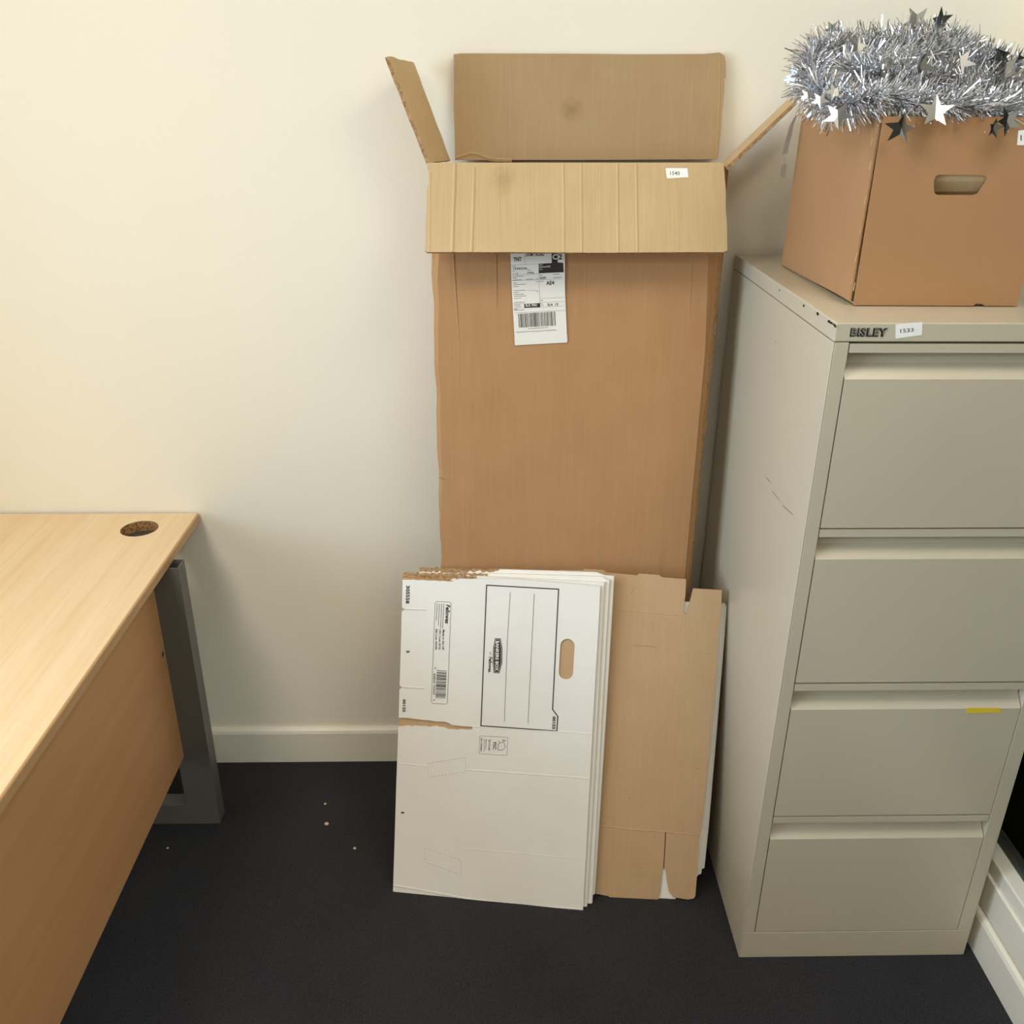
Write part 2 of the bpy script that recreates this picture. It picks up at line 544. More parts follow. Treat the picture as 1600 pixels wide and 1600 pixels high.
# chipped paint on the top's front corner and scuffs down the left side
m = MB()
rr = random.Random(3)
for p in [(0.504,-0.629,1.323),(0.504,-0.618,1.321),(0.504,-0.609,1.322),(0.504,-0.622,1.319),(0.504,-0.557,1.318),(0.504,-0.369,1.225),(0.504,-0.488,1.314),(0.504,-0.35,1.312),(0.504,-0.636,1.318)]:
    s_ = rr.uniform(.002, .0045)
    p = (p[0], p[1], min(p[2], CH - .0045))
    a = [(p[0] - .0004, p[1] + s_ * 1.5 * math.cos(k) * rr.uniform(.5, 1.1), p[2] + s_ * .7 * math.sin(k) * rr.uniform(.5, 1.1)) for k in (0, -1, -2, -3, -4, -5)]
    MB().add(a, [tuple(range(6))], 'dark').build('paint_chip', fc, mw=I4)
m = MB()
for a, b in (((0.504,-0.407,0.98), (0.504,-0.436,0.982)), ((0.504,-0.457,0.973), (0.504,-0.498,0.973)), ((0.504,-0.518,0.972), (0.504,-0.575,0.981)), ((0.504,-0.412,0.988), (0.504,-0.409,0.976))):
    MB().add([(a[0], a[1], a[2]), (b[0], b[1], b[2]), (b[0], b[1], b[2] + .0008), (a[0], a[1], a[2] + .0008)], [(0, 1, 2, 3)], 'ink_soft').build('scratch', fc, mw=I4)

DX0, DX1 = .5305, .9455
def drawer(zt, zb):
    prof = [(0, zt), (0, zt - .0135), (.0025, zt - .0145), (.0025, zt - .004), (.020, zt - .004), (.023, zt - .018), (.019, zt - .034),
            (.0015, zt - .053), (0, zt - .0545), (0, zb), (.028, zb), (.028, zt)]
    n = len(prof)
    m = MB()
    vs = [(DX0, CY0 + a, b) for a, b in prof] + [(DX1, CY0 + a, b) for a, b in prof]
    quads = [(i, (i + 1) % n, (i + 1) % n + n, i + n) for i in range(8, n)]
    m.add(vs, [(i, (i + 1) % n, (i + 1) % n + n, i + n) for i in (7, 8, 9, 10, 11)], 'grey')
    tr = tessellate_polygon([[Vector((a, b, 0)) for a, b in prof]])
    m.f += [tuple(t) for t in tr] + [tuple(i + n for i in t) for t in tr]
    m.mi += [0] * (2 * len(tr))
    d = m.build('drawer', fc, mw=I4)
    g = MB()
    g.add(vs[0:8] + vs[n:n + 8], [(i, i + 1, i + 9, i + 8) for i in range(0, 7)], 'grey')
    h = g.build('recessed_handle', d, mw=I4)
    return d
DZ = [(1.2895, .986), (.983, .684), (.680, .3795), (.3755, .0735)]
dr = [drawer(a, b) for a, b in DZ]
m = MB()
q = [(0.8477,0.6274),(0.907,0.6269),(0.9127,0.617),(0.8478,0.6161)]
m.prism([tuple(p) for p in reversed(q)], 0, .0004, 'tape')
t = m.build('yellow_tape', dr[2], mw=frame((0, CY0 - .0003, 0), (1, 0, 0), (0, 0, 1), (0, -1, 0)))
t['label'] = 'short strip of yellow tape'
FCM = frame((0, CY0 - .0009, 0), (1, 0, 0), (0, 0, 1), (0, -1, 0))
m = MB()
a, b, c = [(0.5271,1.3003),(0.5825,1.3004),(0.5269,1.3137)]
text(m, 'BISLEY', a, b, c, .0004, 'dark', bold=.045, space=1.08)
a = (a[0] + .0016, a[1] + .0018); b = (b[0] - .0006, b[1] + .0018); c = (c[0] + .0016, c[1] - .0008)
text(m, 'BISLEY', a, b, c, .0010, 'badge', bold=-.010, space=1.13)
m.build('badge', fc, mw=FCM)
m = MB()
q = [(0.5926,1.3185),(0.6318,1.3224),(0.6346,1.3033),(0.5964,1.2975)]
m.prism(list(reversed(q)), 0, .0004, 'sticker')
a, b, c = [(0.6016,1.3061),(0.6212,1.3081),(0.6005,1.3119)]
text(m, '1533', a, b, c, .0006, 'ink_soft')
m.build('asset_sticker', fc, mw=FCM)

# ------------------------------------------------------------------ kraft box on the cabinet
kb = thing('cardboard_box', 'smooth brown cardboard box with a hand hole, standing on top of the filing cabinet', 'box', loc=(.70, -.34, CH))
A = Vector((.571, -.524, CH + .0015)); ux = Vector((.26, -.004, 0)); uy = Vector((-.0085, .371, 0)); BH = .275
fu, fv = ux.normalized(), uy.normalized()
BW, BD = ux.length, uy.length
T = .003
fm = frame(A, fu, (0, 0, 1), fu.cross(Vector((0, 0, 1))))
def Xf(pts):
    return [(p[0] - .571, p[1] - CH) for p in pts]
hh = Xf([(0.6618,1.5074),(0.6618,1.5119),(0.6649,1.5156),(0.6701,1.5163),(0.7324,1.5161),(0.7386,1.5141),(0.7409,1.5101),(0.7401,1.5051),(0.7356,1.496),(0.7322,1.4896),(0.7266,1.4875),(0.6711,1.4873),(0.6667,1.4897),(0.664,1.495)])
no = Xf([(0.7616,1.3222),(0.7641,1.3248),(0.7721,1.3253),(0.7798,1.3223)])
m = MB()
of = [(0, 0)] + [(no[0][0], 0), (no[1][0], .0035), (no[2][0], .004), (no[3][0], 0)] + [(BW, 0), (BW, BH), (0, BH)]
m.prism(of, -T, 0, 'kraft_box', 'kraft_in', 'kraft_box', holes=[hh])
m.build('front_panel', kb, mw=fm)
# folded-in handle tab behind the hand hole
m = MB()
x0, x1 = min(p[0] for p in hh), max(p[0] for p in hh)
z0, z1 = min(p[1] for p in hh), max(p[1] for p in hh)
def sl(u, v, n): return (u, v, n)
vs = [(x0 - .004, z1 + .004, -.0055), (x1 + .004, z1 + .004, -.0055), (x0 - .004, z1 - .009, -.007), (x1 + .004, z1 - .009, -.007), (x0 - .004, z0 + .003, -.018), (x1 + .002, z0 + .004, -.018)]
m.add(vs, [(0, 2, 3, 1), (2, 4, 5, 3)], 'kraft_in')
m.build('handle_flap', kb, mw=fm)
m = MB(); m.prism([(0, 0), (BW, 0), (BW, BH), (0, BH)], -T, 0, 'kraft_in', 'kraft_box', 'kraft_edge')
m.build('back_panel', kb, mw=frame(A + fv * (BD - T), fu, (0, 0, 1), -fv))
side = [(T + .0007, 0), (BD, 0), (BD, BH + .003), (BD * .55, BH + .001), (T + .0007, BH)]
m = MB(); m.prism([(BD - p[0], p[1]) for p in side], -T, 0, 'kraft_box', 'kraft_in', 'kraft_box')
rr = random.Random(5)
# small paper tears beside the front corner seam
for p in ([(0.566,-0.507,1.559),(0.566,-0.516,1.527),(0.566,-0.52,1.478),(0.566,-0.523,1.43),(0.566,-0.523,1.394),(0.566,-0.534,1.351),(0.566,-0.51,1.586)]):
    yy = BD - (p[1] + .524) - .001
    zz = p[2] - CH
    L = rr.uniform(.006, .014)
    m.ridge([(yy, zz), (yy - rr.uniform(.001, .003), zz - L)], .0013, .0020, 0, 'kraft_sheet')
m.build('side_panel', kb, mw=frame(A + fv * BD, -fv, (0, 0, 1), -fu))
m = MB(); m.prism([(T + .0005, 0), (BD, 0), (BD, BH), (T + .0005, BH)], -T, 0, 'kraft_box', 'kraft_in', 'kraft_edge')
m.build('side_panel', kb, mw=frame(A + fu * BW, fv, (0, 0, 1), fu))
m = MB(); m.box(T, BW - T, T, BD - T, .0005, T, 'kraft_in')
m.build('base', kb, mw=frame(A, fu, fv, (0, 0, 1)))
m = MB()
q = Xf([(0.7719,1.5779),(0.7884,1.5797),(0.7946,1.558),(0.7747,1.5579)])
m.prism(list(reversed(q)), .0003, .0007, 'sticker')
a, b, c = Xf([(0.778,1.564),(0.7891,1.5649),(0.7761,1.5718)])
text(m, '15', a, b, c, .001, 'ink_soft')
m.build('asset_sticker', kb, mw=fm)

# ------------------------------------------------------------------ tall open carton
tc = thing('tall_cardboard_carton', 'tall narrow brown carton with its four top flaps open, standing against the wall', 'carton', loc=(.16, -.07, 0))
TB = 1.502
yF = -.12
GM = frame(*((0.00000,-0.25000,0.00000),(1.00000,0.00000,0.00000),(0.00000,0.08623,0.99628),(0.00000,-0.99628,0.08623)))
def tilt(p):
    return (p[0], p[1] - .13 * (1 - p[2] / TB), p[2])
XLT, XRT, XLB, XRB = (-0.1197,1.343)[0], (0.4348,1.3445)[0], (-0.1156,0.6799)[0], (0.4242,0.6499)[0]
ZT_, ZB_ = (-0.1197,1.343)[1], (0.4242,0.6499)[1]
def xlr(z):
    k = (z - ZB_) / (ZT_ - ZB_)
    k = max(-.3, min(1.25, k))
    return XLB + (XLT - XLB) * k, XRB + (XRT - XRB) * k
xl, xr = xlr(1.0)
# front panel as a lofted sheet: crushed fold strip at each upright edge
def front_x(z):
    """left crease, right crease at height z"""
    k = min(1, max(0, (z - .80) / .54))
    lw = .002 + .014 * k + (.003 * math.sin(z * 9) if .8 < z < 1.33 else 0)
    k2 = min(1, max(0, (z - 1.15) / .20))
    return lw, .002 + .011 * k2
m = MB()
rows = 60
P = []
for i in range(rows + 1):
    z = TB * i / rows
    lw, rw = front_x(z)
    xl, xr = xlr(z)
    bow = .003 * math.sin(z * 2.1)
    jl = .0012 * math.sin(z * 37) + .0008 * math.sin(z * 71 + 1)
    row = [(xl + jl, -.006 - lw * .45), (xl + .001 + lw * .9 + jl, 0.0 + bow * .2)]
    nx = 8
    row += [(xl + .001 + lw + jl + (xr - rw - xl - lw - .002) * (j + 1) / (nx + 1), bow + .0012 * math.sin(j * 1.7 + z * 3)) for j in range(nx)]
    row += [(xr - rw, bow * .2), (xr + .0006 * math.sin(z * 53), -.0035 - rw * .25)]
    P.append([(a, z, b) for a, b in row])
W_ = len(P[0])
vs = [p for r in P for p in r]
fs = [(i * W_ + j, i * W_ + j + 1, (i + 1) * W_ + j + 1, (i + 1) * W_ + j) for i in range(rows) for j in range(W_ - 1)]
m.add(vs, fs, 'kraft_out')
# inner face
k = len(vs)
m.add([(a, b, c - .006) for a, b, c in vs], [tuple(reversed(f)) for f in fs], 'kraft_in')
m.add([P[i][-1] for i in range(rows + 1)] + [(P[i][-1][0], P[i][-1][1], P[i][-1][2] - .006) for i in range(rows + 1)],
      [(i, i + rows + 1, i + rows + 2, i + 1) for i in range(rows)], 'kraft_edge')
m.add([P[-1][j] for j in range(W_)] + [(a, b, c - .006) for a, b, c in P[-1]], [(j, j + 1, j + 1 + W_, j + W_) for j in range(W_ - 1)], 'kraft_edge')
# long dents and creases in the board
def gx(pts): return [(p[0], p[1]) for p in pts]
for pts, wd, h in ((gx([(-0.0774,1.3431),(-0.0747,1.2786),(-0.0676,1.1653),(-0.0696,1.0336),(-0.0719,0.8813)]), .004, .0012),
                   (gx([(0.0061,1.3434),(0.0072,1.2415)]), .003, .0010), (gx([(-0.0312,0.8955),(-0.0301,0.675)]), .003, .0008),
                   (gx([(-0.1151,0.8871),(-0.0747,0.8785),(-0.0395,0.877)]), .003, .0010), (gx([(0.2966,0.7342),(0.3011,0.6689)]), .003, .001),
                   (gx([(-0.0148,0.9138),(0.0458,0.9179),(0.1,0.9023),(0.1747,0.8979)]), .004, .0009),
                   (gx([(0.3741,1.0334),(0.3727,0.9509),(0.3752,0.866)]), .003, .0010), (gx([(-0.0009,1.0871),(0.0001,0.9653)]), .003, .0008),
                   (gx([(0.3893,1.3286),(0.3938,1.1914)]), .003, .0008), (gx([(0.3752,0.866),(0.4113,0.8602)]), .003, .0010)):
    m.ridge(pts, wd, h, .0012, 'kraft_out')
m.build('front_panel', tc, mw=GM)
# right side: folded gusset with two board edges showing
m = MB()
for i in range(rows):
    pass
pr = [(.4385, -.112), (.452, -.104), (.446, -.098), (.462, -.085), (.459, -.066), (.4655, -.060), (.463, -.034), (.455, -.030)]
R_ = []
for i in range(rows + 1):
    z = (TB - .004) * i / rows
    R_.append([tilt(q_) for q_ in [(x + xlr(z)[1] - .440 + .0009 * math.sin(z * 41 + j * 2) + (.004 if 1.1 < z and 4 < j < 7 else 0) - (.006 if z > 1.4 else 0) - (.003 if z < .95 and j > 2 else 0), y, z) for j, (x, y) in enumerate(pr)]])
W_ = len(pr)
m.add([p for r in R_ for p in r], [(i * W_ + j, i * W_ + j + 1, (i + 1) * W_ + j + 1, (i + 1) * W_ + j) for i in range(rows) for j in range(W_ - 1)], 'kraft_out')
for j in (1, 3, 5):
    m.add([R_[i][j] for i in range(rows + 1)] + [(R_[i][j][0] + .0022, R_[i][j][1] + .002, R_[i][j][2]) for i in range(rows + 1)], [(i, i + 1, i + rows + 2, i + rows + 1) for i in range(rows)], 'kraft_edge')
m.build('side_panel', tc, mw=I4)
m = MB()
m.add([tilt(q_) for q_ in [(xlr(0)[0] + .004, -.113, 0), (xlr(1.5)[0] + .004, -.111, TB - .003), (xlr(1.5)[0] + .030, -.030, TB - .003), (xlr(0)[0] + .012, -.030, 0)]], [(0, 3, 2, 1)], 'kraft_out')
m.build('side_panel', tc, mw=I4)
m = MB()
m.prism([(xlr(0)[0] + .013, 0), (xlr(0)[1] + .012, 0), (.453, TB - .002), (xlr(1.5)[0] + .032, TB - .002)], 0, .006, 'kraft_in', 'kraft_out', 'kraft_edge')
m.add([(.452, 1.500, .012), (-.078, 1.500, .012), (-.085, 1.43, .052), (.446, 1.43, .052)], [(0, 1, 2, 3)], 'kraft_in')
m.build('back_panel', tc, mw=frame((0, -.024 - .13, 0), GM.col[0][:3], GM.col[1][:3], GM.col[2][:3]))
# white torn label tag low on the right edge
m = MB()
q = [(0.457,-0.1,1.193),(0.459,-0.1,1.193),(0.459,-0.1,1.17),(0.457,-0.1,1.166)]
m.add(q, [(3, 2, 1, 0)], 'sticker')
m.build('tape_remnant', tc, mw=I4)

# flaps
T2 = .006
m = MB()
ff = [(-0.004,0.0022),(0.5591,0.005),(0.5606,-0.034),(0.5614,-0.0528),(0.5605,-0.0904),(0.5622,-0.1178),(0.5614,-0.1526),(0.5623,-0.1663),(0.5549,-0.17),(0.4932,-0.1702),(0.3965,-0.1711),(0.3242,-0.1719),(0.1559,-0.1712),(0.0839,-0.1714),(-0.0034,-0.1717)]
lf_ = [(-0.007,-0.168),(-0.0059,-0.1544),(-0.006,-0.1174),(-0.0043,-0.0926),(-0.0038,-0.0553),(-0.0014,-0.0428),(0.0009,-0.0203),(-0.0028,-0.0078)]
m.prism(ff + lf_, -T2, 0, 'kraft_front', 'kraft_out', 'kraft_edge')
for pts, wd, h in (([(0.0491,0),(0.0479,-0.055),(0.0462,-0.0924),(0.0444,-0.1715)], .008, .0045), ([(0.0853,-0.0074),(0.0841,-0.0549),(0.0804,-0.1714)], .007, .0034),
                   ([(0.2536,0.001),(0.254,-0.0791),(0.2532,-0.1709)], .006, .0026), ([(0.2875,0.0012),(0.2869,-0.1708)], .006, .0024), ([(0.3568,0.0015),(0.3555,-0.1706)], .006, .0026),
                   ([(0.3921,0.0017),(0.3917,-0.1705)], .006, .0024), ([(0.1324,-0.0071),(0.1343,-0.1713)], .003, .0007), ([(0.1966,0.0007),(0.1967,-0.1711)], .003, .0007),
                   ([(0.324,0.0013),(0.3218,-0.1707)], .003, .0008), ([(0.4716,-0.0407),(0.4702,-0.1703)], .003, .0006), ([(0.0021,-0.0178),(0.0014,-0.1692)], .004, .0016)):
    m.ridge(pts, wd, h, 0, 'kraft_front')
fl = m.build('front_flap', tc, mw=frame(*((-0.12000,-0.12000,1.50200),(1.00000,0.00000,0.00000),(0.00000,0.49301,0.87002),(0.00000,-0.87002,0.49301))))
m = MB()
q = [(0.4479,-0.0069),(0.4893,-0.0067),(0.4908,-0.0243),(0.45,-0.027)]
m.prism(list(reversed(q)), .0003, .0008, 'sticker')
a, b, c = [(0.4562,-0.0206),(0.4744,-0.0206),(0.4563,-0.0131)]
text(m, '1540', a, b, c, .0010, 'ink_soft')
m.build('asset_sticker', fl, mw=frame(*((-0.12000,-0.12000,1.50200),(1.00000,0.00000,0.00000),(0.00000,0.49301,0.87002),(0.00000,-0.87002,0.49301))))
m = MB()
bf = [(0.0059,0.0012),(0.2449,0.0023),(0.5257,0.0047),(0.5275,0.0319),(0.5291,0.0623),(0.5284,0.0878),(0.5294,0.1085),(0.5291,0.1449),(0.5274,0.1516),(0.5311,0.1517),(0.5282,0.1819),(0.5256,0.1908),(0.5154,0.1963)]
top = [(0.5155,0.1941),(0.486,0.1933),(0.3629,0.192),(0.2217,0.1922),(0.0199,0.1914),(0.0064,0.1897)]
lft = [(0.0064,0.1507),(0.0049,0.0941),(0.0056,0.0596),(0.0061,0.013)]
m.prism(bf + top[1:] + lft, -.005, .001, 'kraft_back_shaded', 'kraft_out', 'kraft_edge')
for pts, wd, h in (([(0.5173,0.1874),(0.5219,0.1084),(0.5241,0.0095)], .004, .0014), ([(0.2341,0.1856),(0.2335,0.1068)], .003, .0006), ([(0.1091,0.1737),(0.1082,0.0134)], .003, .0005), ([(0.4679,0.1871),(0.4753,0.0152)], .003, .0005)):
    m.ridge(pts, wd, h, .001, 'kraft_back_shaded')
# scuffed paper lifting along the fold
m.ridge([(0.006,0.0047),(0.0363,0.0131),(0.0489,0.012),(0.0779,0.0027),(0.1183,0.0017)], .008, .003, .001, 'kraft_back_shaded')
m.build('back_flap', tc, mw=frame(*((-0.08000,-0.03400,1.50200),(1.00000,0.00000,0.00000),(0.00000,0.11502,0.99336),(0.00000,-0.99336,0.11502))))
def quad_flap(name, a, b, c, d, mi, mo, th, inward, rags):
    """a-b hinge (front to back), d-c free edge"""
    a, b, c, d = (Vector(x) for x in (a, b, c, d))
    u = (b - a).normalized(); v = (d - a); v = (v - u * v.dot(u)).normalized(); n = u.cross(v)
    mw = frame(a, u, v, n)
    L = lambda p: ((p - a).dot(u), (p - a).dot(v))
    pts = [L(a)] + rag(L(a), L(b), 8, .0006, 1) + [L(b)] + rag(L(b), L(c), 14, .0012, 2) + [L(c)] + rag(L(c), L(d), 8, .0015, 3) + [L(d)] + rag(L(d), L(a), 24, rags, 4)
    m = MB()
    if inward:
        m.prism(pts, 0, th, mi, mo, 'kraft_edge')
    else:
        m.prism(pts, -th, 0, mo, mi, 'kraft_edge')
    return m.build(name, tc, mw=mw)
quad_flap('side_flap', (-.119, -.12, 1.504), (-.083, -.03, 1.502), (-.142, -.03, 1.678), (-.188, -.12, 1.683), 'kraft_out', 'kraft_in', .007, False, .001)
quad_flap('side_flap', (.4425, -.12, 1.498), (.4545, -.03, 1.500), (.547, -.03, 1.6365), (.5745, -.12, 1.6285), 'kraft_out', 'kraft_in', .007, True, .001)

# courier label on the carton's front
m = MB()
q = [(0.0335,1.3638),(0.1393,1.3665)] + [(0.1422,1.2736),(0.1478,1.1908),(0.1476,1.1891),(0.1486,1.1878),(0.1493,1.1744),(0.148,1.1724),(0.0452,1.1666),(0.0435,1.1678),(0.0426,1.1845),(0.0437,1.1855),(0.0426,1.1873),(0.0372,1.2734)]
m.prism(list(reversed(q)), 0, .0005, 'paper')
Z = .0008
def T_(s, a, b, c, mat='ink', bold=0.0, sh=0.0):
    text(m, s, a, b, c, Z, mat, bold, sh)
T_('TNT', *[(0.0406,1.3296),(0.0562,1.3304),(0.04,1.3376)], bold=.02)
T_('DOM / NORD', *[(0.0641,1.3393),(0.1,1.3403),(0.0641,1.3461)], bold=.01)
m.ink([(0.1143,1.3449),(0.1259,1.3452),(0.1266,1.3283),(0.1373,1.3278),(0.1389,1.3097),(0.0898,1.3075),(0.0893,1.3256),(0.1149,1.3272)], Z - .0002)
T_('C', *[(0.1164,1.3334),(0.1254,1.3337),(0.1159,1.3437)], 'paper', .02)
T_('2', *[(0.1278,1.3334),(0.1354,1.334),(0.1273,1.3439)], 'ink', .02)
T_('Service', *[(0.091,1.3224),(0.0976,1.3228),(0.0909,1.3246)], 'paper')
T_('Express (ND)', *[(0.0908,1.3175),(0.1126,1.3189),(0.0905,1.3209)], 'paper', .01)
T_('Option', *[(0.0911,1.3133),(0.0972,1.3137),(0.0911,1.316)], 'paper')
T_('Con No', *[(0.0377,1.3197),(0.045,1.3203),(0.0377,1.3216)])
T_('72943266', *[(0.039,1.3136),(0.067,1.3149),(0.0387,1.318)], bold=.0)
T_('Items', *[(0.0384,1.3106),(0.0433,1.3109),(0.0384,1.3123)]); T_('Weight', *[(0.0664,1.3123),(0.0735,1.3126),(0.0664,1.3142)])
T_('1  / 6', *[(0.0396,1.3045),(0.049,1.3053),(0.0394,1.3081)]); T_('9.00kg', *[(0.0669,1.3061),(0.0802,1.3068),(0.0666,1.31)])
T_('WDP', *[(0.092,1.2958),(0.1047,1.2966),(0.0916,1.3005)], bold=.005)
T_('AE4', *[(0.1049,1.2849),(0.1208,1.2859),(0.1043,1.2927)], bold=.015)
T_('SL4  19', *[(0.1078,1.2444),(0.1294,1.2454),(0.1074,1.2495)], bold=.01)
m.ink([(0.0617,1.2486),(0.0931,1.2503),(0.0935,1.242),(0.0621,1.2406)], Z - .0002)
T_('SLG 7HU', *[(0.0645,1.243),(0.0875,1.2441),(0.0642,1.2483)], 'paper', .01)
for a, b, wd in (((175, 318), (578, 300), .0005), ((372, 165), (378, 305), .0005), ((195, 466), (580, 446), .0004), ((182, 548), (940, 520), .0004),
                 ((578, 440), (600, 940), .0006), ((400, 692), (560, 688), .0004), ((600, 868), (960, 850), .0006), ((600, 810), (960, 796), .0003), ((602, 940), (962, 915), .0004),
                 ((200, 888), (366, 882), .0004), ((215, 960), (370, 948), .0004), ((225, 1022), (962, 982), .0004), ((235, 1275), (990, 1238), .0002)):
    pass
LN = [[(0.0357,1.3231),(0.0893,1.3256)], [(0.0617,1.3429),(0.0627,1.3249)], [(0.0384,1.304),(0.0899,1.3067)], [(0.0367,1.2933),(0.1383,1.2972)], [(0.0896,1.3075),(0.0935,1.2418)], [(0.0661,1.2745),(0.0876,1.2751)],
      [(0.0933,1.2513),(0.142,1.2538)], [(0.0932,1.2593),(0.1418,1.2612)], [(0.0937,1.2418),(0.1424,1.2452)], [(0.0393,1.2486),(0.0617,1.2494)], [(0.0414,1.239),(0.0623,1.2406)], [(0.0428,1.2307),(0.1426,1.2362)]]
for l in LN:
    m.line(l, .00035, Z)
SM = [[(0.0391,1.3011),(0.0598,1.3022)], [(0.0391,1.298),(0.0474,1.2983)], [(0.0398,1.2941),(0.0558,1.2952)], [(0.0652,1.2957),(0.079,1.2965)], [(0.0402,1.2889),(0.0465,1.2891)], [(0.0402,1.2855),(0.064,1.2868)], [(0.0405,1.2818),(0.0499,1.2823)],
      [(0.0405,1.2742),(0.0647,1.2753)], [(0.0408,1.2702),(0.05,1.2708)], [(0.0413,1.2666),(0.0601,1.2676)], [(0.0417,1.2631),(0.0651,1.2642)], [(0.042,1.2592),(0.0552,1.26)], [(0.0423,1.2512),(0.0639,1.2523)],
      [(0.0418,1.2459),(0.0535,1.2467)], [(0.0427,1.2423),(0.0558,1.2433)], [(0.0418,1.2382),(0.0475,1.2385)], [(0.0421,1.2361),(0.0618,1.237)], [(0.0912,1.3038),(0.0966,1.3041)], [(0.1186,1.3055),(0.1311,1.3063)], [(0.1194,1.299),(0.1344,1.3003)],
      [(0.0921,1.2916),(0.1001,1.2921)], [(0.0937,1.2553),(0.0987,1.2556)], [(0.0947,1.2487),(0.0988,1.2489)], [(0.0948,1.2455),(0.1002,1.2458)], [(0.0706,1.1999),(0.1107,1.2026)], [(0.0464,1.1928),(0.0737,1.1945)], [(0.0757,1.1945),(0.0996,1.1959)], [(0.1016,1.1961),(0.1266,1.1975)],
      [(0.0854,1.2911),(0.0881,1.2913)], [(0.0866,1.2727),(0.0892,1.273)], [(0.0846,1.2968),(0.0884,1.2971)]]
rr = random.Random(9)
for l in SM:    # lines of type too small to read, set as rows of word-length strokes
    a, b = Vector(l[0]), Vector(l[1])
    L, s_ = (b - a).length, 0.0
    d = (b - a).normalized()
    while s_ < L - .0005:
        e_ = min(L, s_ + rr.uniform(.0012, .0045))
        m.line([a + d * s_, a + d * e_], .0009, Z, 'ink_soft')
        s_ = e_ + .0012
BC = [(0.0496,1.229),(0.1245,1.2341),(0.1264,1.2063),(0.0515,1.2018)]
a, b, c, d = (Vector(p) for p in BC)
x = 0.0
while x < .99:
    w_ = rr.choice([.006, .006, .011, .017])
    x2 = min(1, x + w_)
    m.ink([d.lerp(c, x), d.lerp(c, x2), a.lerp(b, x2), a.lerp(b, x)], Z)
    x = x2 + rr.choice([.006, .010, .016])
m.build('courier_label', tc, mw=GM @ Matrix.Translation((0, 0, .0042)))

# ------------------------------------------------------------------ flattened white boxes, front stack
def rounded_slot(c, hw, hh_, ang, n=10):
    pts = []
    for i in range(n + 1):
        t = math.pi * i / n
        pts.append((hw * math.cos(t), hh_ - hw + hw * math.sin(t)))
    for i in range(n + 1):
        t = math.pi + math.pi * i / n
        pts.append((hw * math.cos(t), -(hh_ - hw) + hw * math.sin(t)))
    ca, sa = math.cos(ang), math.sin(ang)
    return [(c[0] + a * ca - b * sa, c[1] + a * sa + b * ca) for a, b in pts]
WM_ = lambda k: frame(*[((-0.22600,-0.45600,0.00000),(0.99083,-0.13511,0.00000),(0.04262,0.31253,0.94895),(-0.12822,-0.94025,0.31542)), ((-0.22506,-0.44914,-0.00230),(0.99083,-0.13511,0.00000),(0.04262,0.31253,0.94895),(-0.12822,-0.94025,0.31542)), ((-0.22413,-0.44227,-0.00461),(0.99083,-0.13511,0.00000),(0.04262,0.31253,0.94895),(-0.12822,-0.94025,0.31542)), ((-0.22319,-0.43541,-0.00691),(0.99083,-0.13511,0.00000),(0.04262,0.31253,0.94895),(-0.12822,-0.94025,0.31542))][k])
th = .003
G1 = 'flattened white boxes leaning in front'
t1 = thing('flattened_box', 'frontmost flattened white box, printed panel and oval hand hole facing out', 'flattened box', mw=WM_(0), group=G1)
m = MB()
o1 = [(0,0.7081)] + [(0.0118,0.7083),(0.0223,0.7094),(0.0341,0.7086),(0.0458,0.7099),(0.0563,0.7092),(0.0693,0.7105),(0.0824,0.71),(0.0901,0.711),(0.0993,0.7101),(0.1096,0.711),(0.1134,0.7146),(0.1263,0.718),(0.147,0.7187),(0.1676,0.7203)]
o1 += [(0.236,0.7241),(0.3312,0.7226),(0.4054,0.7204),(0.4229,0.7202)]
o1 += [(0.4233,0.6599),(0.4226,0.4932),(0.4227,0.2516),(0.423,0.0004)]
o1 += [(0.3516,-0.0026),(0.2099,-0.0053),(0.1525,-0.0052),(0.1092,-0.0021),(0.044,-0.0012),(-0.0012,0.0002)]
o1 += [(-0.0009,0.0949),(-0.0008,0.2431),(-0.0002,0.3456)]
tear = [(-0.0003,0.3813),(0.0135,0.3833),(0.0215,0.3853),(0.0282,0.3836),(0.0375,0.386),(0.0482,0.3858),(0.0614,0.3871),(0.0681,0.3855),(0.0773,0.3884),(0.0853,0.3896),(0.0933,0.3875),(0.1012,0.3876),(0.1119,0.3844),(0.1225,0.385),(0.1305,0.384),(0.1383,0.3868),(0.1541,0.3862),(0.1625,0.3877),(0.1645,0.3911),(0.1623,0.3941),(0.1407,0.3935),(0.1169,0.3943),(0.1115,0.3987),(0.1008,0.4005),(0.0823,0.3996),(0.0663,0.401),(0.0504,0.4008),(0.0343,0.4017),(0.0156,0.4024),(0.0002,0.4017)]
o1 += tear + [(-0.0001,0.4644),(0.0056,0.4702),(0.0002,0.4741),(0.0004,0.5576),(0,0.6365),(0.0058,0.6435),(0.0004,0.6476)]
hc_ = [(0.36,0.5586),(0.3578,0.6028),(0.3755,0.5597)]
slot = rounded_slot(hc_[0], abs(hc_[2][0] - hc_[0][0]) * .98, (Vector(hc_[1]) - Vector(hc_[0])).length, math.radians(-.5))
m.prism([tuple(p) for p in o1], -th, 0, 'white', 'kraft_sheet', 'white_edge', holes=[slot], edge=lambda c: 'kraft_edge' if c[0] < .165 and c[1] > .60 else 'white_edge')
Z = .0003
